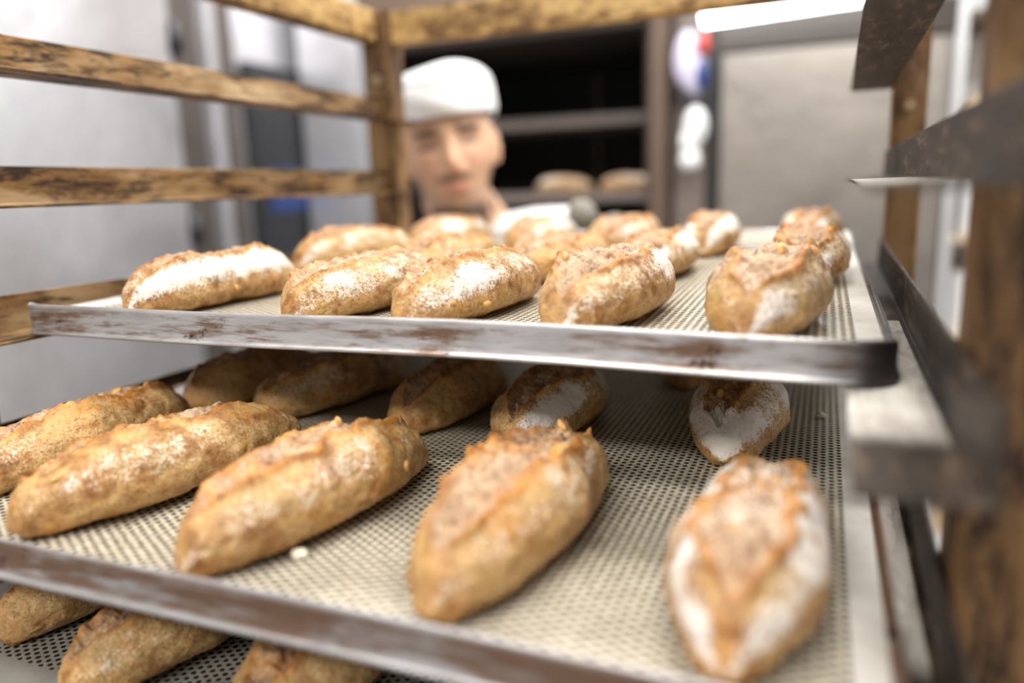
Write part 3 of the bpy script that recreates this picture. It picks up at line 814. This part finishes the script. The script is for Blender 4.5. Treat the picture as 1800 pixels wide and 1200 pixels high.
hair_and_shade = np.maximum(hair_and_shade, 0.95 * jaw * sstep(0.11, 0.09, np.abs(z + 0.0) * 0.0 + np.abs(x) * 1.0))
sb = sstep(0.045, 0.055, np.abs(x)) * sstep(-0.03, -0.06, z) * (z > -0.12) * (y < 0.03) * (np.abs(y) < 0.07)
hair_and_shade = np.maximum(hair_and_shade, 0.7 * sb)
hair_and_shade = np.maximum(hair_and_shade, 0.30 * gg(0, -0.10, 0.03, 0.012, 4))
hair_and_shade = np.maximum(hair_and_shade, 0.95 * (y > 0.03) * sstep(-0.06, -0.04, z) * (np.abs(x) < 0.073) * (z < 0.13))
lips = np.maximum(gg(0, -0.068, 0.018, 0.0075, 4), 0) * 0.7
red = np.maximum(0.5 * gg(0, -0.036, 0.014, 0.013), 0.35 * np.maximum(gg(0.04, -0.03, .02, .02), gg(-0.04, -0.03, .02, .02)))
col = np.ones((n, 4)); col[:, 0] = np.clip(hair_and_shade, 0, 1) * (1 - lips); col[:, 1] = lips; col[:, 2] = red
ca = body.data.color_attributes.new('tone', 'FLOAT_COLOR', 'POINT'); ca.data.foreach_set('color', col.ravel())
# cap: soft round baker's cap, band low on the forehead
nr, ns = 30, 72; V = []; F = []
for i in range(nr):
    t = i / (nr - 1)
    for j in range(ns):
        a = 2 * PI * j / ns; ca_, sa = math.cos(a), math.sin(a)
        if t < 0.55:
            q = t / 0.55; z_ = 0.036 + 0.044 * q; rr = 1.0 + 0.035 * math.sin(q * PI) + 0.012 * q
        else:
            q = (t - 0.55) / 0.45; z_ = 0.080 + 0.036 * math.sin(q * PI / 2) + 0.003 * math.sin(2 * a); rr = 1.012 * math.cos(q * PI / 2) ** 0.72
        w = 1 + 0.010 * math.sin(5 * a + 3 * t * 4) * (1 if t > 0.1 else 0)
        X = 0.083 * rr * sa * w; Y = 0.101 * rr * -ca_ * w + 0.006
        zz = z_ - (0.016 * max(0, -ca_) * (1 - t)) + 0.008 * max(0, ca_) * (1 - t) * 0
        V.append(tuple(HEAD @ Vector((X, Y, zz))))
for i in range(nr - 1):
    for j in range(ns):
        k = (j + 1) % ns; F.append((i * ns + j, i * ns + k, (i + 1) * ns + k, (i + 1) * ns + j))
cap = bk(mesh_obj('cap', V, F, M['cloth'], baker)); cap['label'] = 'white cotton baker cap'
so = cap.modifiers.new('solid', 'SOLIDIFY'); so.thickness = 0.004; so.offset = 0
# white top
bm = bmesh.new(); torso(bm, 0.013)
limb(bm, [(-0.12, 1.01, -0.075, 0.066), (*SH_R, 0.066), (*EL_R, 0.052), tuple(Vector(EL_R).lerp(Vector(WR_R), 0.7)) + (0.042,)])
limb(bm, [(0.005, 0.955, -0.028, 0.062), (0.055, 0.958, -0.024, 0.066), (*SH_L, 0.064), (*EL_L, 0.052), tuple(Vector(EL_L).lerp(Vector(WR_L), 0.7)) + (0.042,)])
limb(bm, [(-0.045, 0.995, -0.050, 0.070), (-0.04, 1.02, -0.12, 0.10)])
bk(remeshed('jacket', bm, 0.006, M['cloth'], baker, 3))
bm = bmesh.new(); ellipsoid(bm, (-0.03, 1.13, -0.58), (0.165, 0.122, 0.12))
for sgn in (-1, 1):
    limb(bm, [(-0.03 + sgn * 0.08, 1.13, -0.58, 0.098), (-0.03 + sgn * 0.10, 1.12, -0.95, 0.072), (-0.03 + sgn * 0.11, 1.15, -1.32, 0.062)])
bk(remeshed('trousers', bm, 0.008, M['trouser'], baker, 2))
for sgn in (-1, 1):
    bm = bmesh.new(); cx = -0.03 + sgn * 0.12
    ellipsoid(bm, (cx, 1.06, FLOOR + 0.035), (0.046, 0.12, 0.034)); ellipsoid(bm, (cx, 1.15, FLOOR + 0.055), (0.042, 0.055, 0.05))
    add_box(bm, cx - 0.042, cx + 0.042, 0.95, 1.195, FLOOR + 0.001, FLOOR + 0.02)
    bk(remeshed('shoe', bm, 0.005, M['shoe'], baker, 2))
def mitt(wr, fx, thumb_up):
    bm = bmesh.new(); w = Vector(wr); g = 0.007
    pal = w + Vector((-0.012 * fx, -0.016, -0.014))
    ellipsoid(bm, pal, (0.052, 0.050, 0.022))
    ellipsoid(bm, pal + Vector((0, -0.050, -0.026)), (0.050, 0.052, 0.015))
    a = w + Vector((-0.034 * fx, -0.010, 0.006)); b = a + Vector((-0.004 * fx, -0.028, 0.022)); c = b + Vector((0, -0.026, 0.012))
    if not thumb_up: b = a + Vector((-0.02 * fx, -0.03, -0.004)); c = b + Vector((0, -0.03, 0))
    limb(bm, [(*a, 0.022), (*b, 0.021), (*c, 0.0245)], 14)
    el = Vector(EL_L if fx > 0 else EL_R); e = w.lerp(el, 0.35)
    limb(bm, [(*w, 0.038), (*e, 0.047)])
    m_ = bk(remeshed('oven_mitt', bm, 0.004, M['glove'], baker, 3)); m_['label'] = 'grey cloth oven mitt'
mitt(WR_L, 1, True); mitt(WR_R, -1, False)

# ------------------------------------------------------------------ left: steel oven front along x = -1.3
ov = empty('steel_oven', (-1.75, 1.4, FLOOR)); tag(ov, 'stainless steel oven along the left side with a tall door and dark control panel', 'oven')
def rel(o, e):
    o.matrix_parent_inverse = Matrix.Translation(-e.location); return o
def pbox(name, dims, mat, e, bevel=0.004): 
    o = box(name, dims, mat, e, bevel); return rel(o, e)
pbox('body', (-2.20, -1.345, -0.6, 2.9, FLOOR, 1.15), M['steel'], ov)
pbox('door', (-1.3448, -1.30, -0.5, 1.475, FLOOR + 0.15, 1.0), M['steel'], ov, 0.012)
pbox('door_frame', (-1.3448, -1.315, 1.49, 1.60, FLOOR + 0.02, 1.1), M['steel_dark'], ov)
pbox('door_frame', (-1.3448, -1.300, 1.622, 1.665, FLOOR + 0.02, 1.1), M['steel'], ov)
pbox('door_frame', (-1.3448, -1.318, 1.690, 1.76, FLOOR + 0.02, 1.1), M['steel_dark'], ov)
cp = pbox('control_panel', (-1.3448, -1.305, 1.80, 2.10, -0.22, 0.53), M['black'], ov, 0.008)
pbox('display', (-1.3049, -1.300, 1.86, 2.06, 0.02, 0.17), M['blue'], cp, 0.002)
kn = rel(cyl('knob', (-1.3049, 1.93, -0.035), (-1.275, 1.93, -0.035), 0.028, M['steel'], cp), ov); kn.matrix_parent_inverse = Matrix.Translation(-ov.location)
pbox('side_panel', (-1.3448, -1.31, 2.20, 2.24, FLOOR + 0.02, 1.1), M['steel_dark'], ov)
for z in (0.55, -0.02):
    h = rel(cyl('hinge', (-1.295, 1.482, z - 0.045), (-1.295, 1.482, z + 0.045), 0.022, M['black'], ov), ov)

# ------------------------------------------------------------------ back: dark open oven
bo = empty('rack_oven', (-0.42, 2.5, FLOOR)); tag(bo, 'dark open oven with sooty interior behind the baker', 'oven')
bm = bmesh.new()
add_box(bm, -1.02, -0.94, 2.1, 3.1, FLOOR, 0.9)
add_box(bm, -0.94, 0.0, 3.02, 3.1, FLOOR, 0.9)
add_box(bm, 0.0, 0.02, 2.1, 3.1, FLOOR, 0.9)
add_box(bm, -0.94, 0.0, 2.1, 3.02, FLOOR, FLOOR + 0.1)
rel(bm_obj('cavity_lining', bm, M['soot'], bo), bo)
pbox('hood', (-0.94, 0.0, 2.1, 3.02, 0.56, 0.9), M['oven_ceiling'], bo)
pbox('door_jamb', (0.0205, 0.075, 2.06, 3.05, FLOOR, 0.9), M['oven_frame'], bo)
pbox('door_jamb', (0.085, 0.185, 2.12, 3.05, FLOOR, 0.9), M['oven_shelf'], bo)
pbox('side_panel', (-1.29, -1.021, 2.06, 3.05, FLOOR, 0.9), M['steel'], bo)
pbox('fascia', (-1.02, 0.02, 2.05, 2.099, 0.60, 0.9), M['oven_frame'], bo)
for z in (0.285, 0.02, -0.25):
    pbox('shelf', (-0.93, -0.01, 2.30, 2.95, z, z + 0.035), M['oven_shelf'], bo)
for x0 in (-0.12, -0.42):
    pbox('upright', (x0, x0 + 0.02, 2.97, 3.0, FLOOR + 0.1, 0.56), M['oven_frame'], bo)
for i, (x, lab) in enumerate(((-0.37, 'pale blurred loaf on the oven shelf, left of the pair'), (-0.12, 'pale blurred loaf on the oven shelf, right of the pair'))):
    bmx, Pp, _, _ = make_loaf(60 + i, 0.22, 0.10, 0.06, fl=(.8, .8, .5), nu=60, nv=40)
    o = bpy.data.objects.new('bread_loaf', bmx); C.objects.link(o); o.location = (x, 2.38, 0.0555); o.rotation_euler = (0, 0, 0.05 * i)
    tag(o, lab, 'bread', 'loaves inside the oven')

# right: steel panel (open oven door) with tube lamp above
dr = empty('oven_door_panel', (0.45, 2.12, FLOOR)); tag(dr, 'wide brushed steel oven door panel right of the dark oven, under the tube lamp', 'door')
pbox('door_leaf', (0.225, 0.84, 2.10, 2.145, FLOOR + 0.03, 0.455), M['steel_door'], dr, 0.01)
pbox('top_trim', (0.215, 0.85, 2.09, 2.15, 0.456, 0.545), M['trim_dark'], dr)
pbox('side_trim', (0.200, 0.2245, 2.09, 2.15, FLOOR + 0.03, 0.456), M['black'], dr)
lp = empty('tube_lamp', (0.45, 2.0, 0.60)); tag(lp, 'bright white fluorescent tube lamp above the steel oven door', 'lamp')
rel(cyl('tube', (0.19, 2.0, 0.552), (0.72, 2.0, 0.572), 0.034, M['tube'], lp), lp)
pbox('lamp_housing', (0.16, 0.75, 1.97, 2.089, 0.612, 0.66), M['steel_dark'], lp)
# things hung between oven and door
hb = empty('hanging_bag', (0.15, 2.05, 0.45)); tag(hb, 'pale lilac plastic bag with red and blue print hanging right of the dark oven', 'bag')
bm = bmesh.new(); ellipsoid(bm, (0.135, 2.06, 0.44), (0.042, 0.03, 0.085)); ellipsoid(bm, (0.16, 2.06, 0.40), (0.035, 0.028, 0.07))
rel(remeshed('bag', bm, 0.006, M['lilac'], hb, 2), hb)
rel(bm_obj('red_print', (lambda b: (ellipsoid(b, (0.185, 2.04, 0.478), (0.018, 0.018, 0.035)), b)[1])(bmesh.new()), M['red'], hb, True), hb)
rel(bm_obj('blue_print', (lambda b: (ellipsoid(b, (0.182, 2.04, 0.39), (0.018, 0.018, 0.045)), b)[1])(bmesh.new()), M['blue'], hb, True), hb)
pg = empty('hook_rail', (0.16, 2.09, 0.34)); tag(pg, 'small black hook rail below the lilac bag', 'rail')
rel(cyl('bar', (0.10, 2.075, 0.335), (0.198, 2.075, 0.335), 0.014, M['black'], pg), pg)
for x in (0.13, 0.175): rel(cyl('hook', (x, 2.075, 0.335), (x, 2.05, 0.295), 0.008, M['black'], pg), pg)
wb = empty('cloth_bundle', (0.16, 2.05, 0.22)); tag(wb, 'white bundled cloth hanging under the black hook rail', 'cloth')
bm = bmesh.new(); ellipsoid(bm, (0.165, 2.05, 0.245), (0.036, 0.03, 0.060)); ellipsoid(bm, (0.148, 2.05, 0.20), (0.030, 0.03, 0.05)); ellipsoid(bm, (0.15, 2.05, 0.145), (0.033, 0.03, 0.036))
rel(remeshed('cloth', bm, 0.006, M['cloth'], wb, 2), wb)

# right: white shelving behind
sh = empty('storage_shelf', (1.3, 2.7, FLOOR)); tag(sh, 'white storage shelving at the right behind the rack post', 'shelf')
for x in (0.90, 1.9): 
    pbox('upright', (x, x + 0.03, 2.55, 2.95, FLOOR, 0.9), M['white'], sh)
for z in (-1.2, -0.85, -0.5, -0.15, 0.20, 0.56):
    pbox('shelf_board', (0.931, 1.899, 2.55, 2.95, z, z + 0.025), M['beige'] if z < 0.5 else M['oven_frame'], sh)
pbox('back_panel', (0.90, 1.93, 2.951, 2.965, FLOOR, 0.9), M['white'], sh)
for x, z, w, h, m, lab in ((0.95, -0.474, .11, .22, 'white', 'white box on the shelf below the middle, left'), (1.10, -0.474, .12, .26, 'beige', 'beige box on the shelf beside the white box'),
                           (0.96, 0.226, .25, .10, 'beige', 'flat cream box on the upper white shelf'), (0.96, -0.124, .10, .24, 'white', 'tall white box on the shelf behind the rack runner'),
                           (1.09, -0.124, .10, .20, 'steel', 'grey tin on the shelf beside the tall white box')):
    o = box('storage_box', (x, x + w, 2.60, 2.85, z, z + h), M[m], None, 0.006); tag(o, lab, 'box')
# bucket low at right
b = empty('bucket', (1.02, 2.25, FLOOR)); tag(b, 'white plastic bucket on the floor at lower right', 'bucket')
bm = bmesh.new(); add_cyl(bm, (0, 0, 0.001), (0, 0, 0.27), 0.11, 0.135, 36); bm_obj('pail', bm, M['white'], b, True)
cyl('lid', (0, 0, 0.2701), (0, 0, 0.29), 0.14, M['white'], b, n=36)
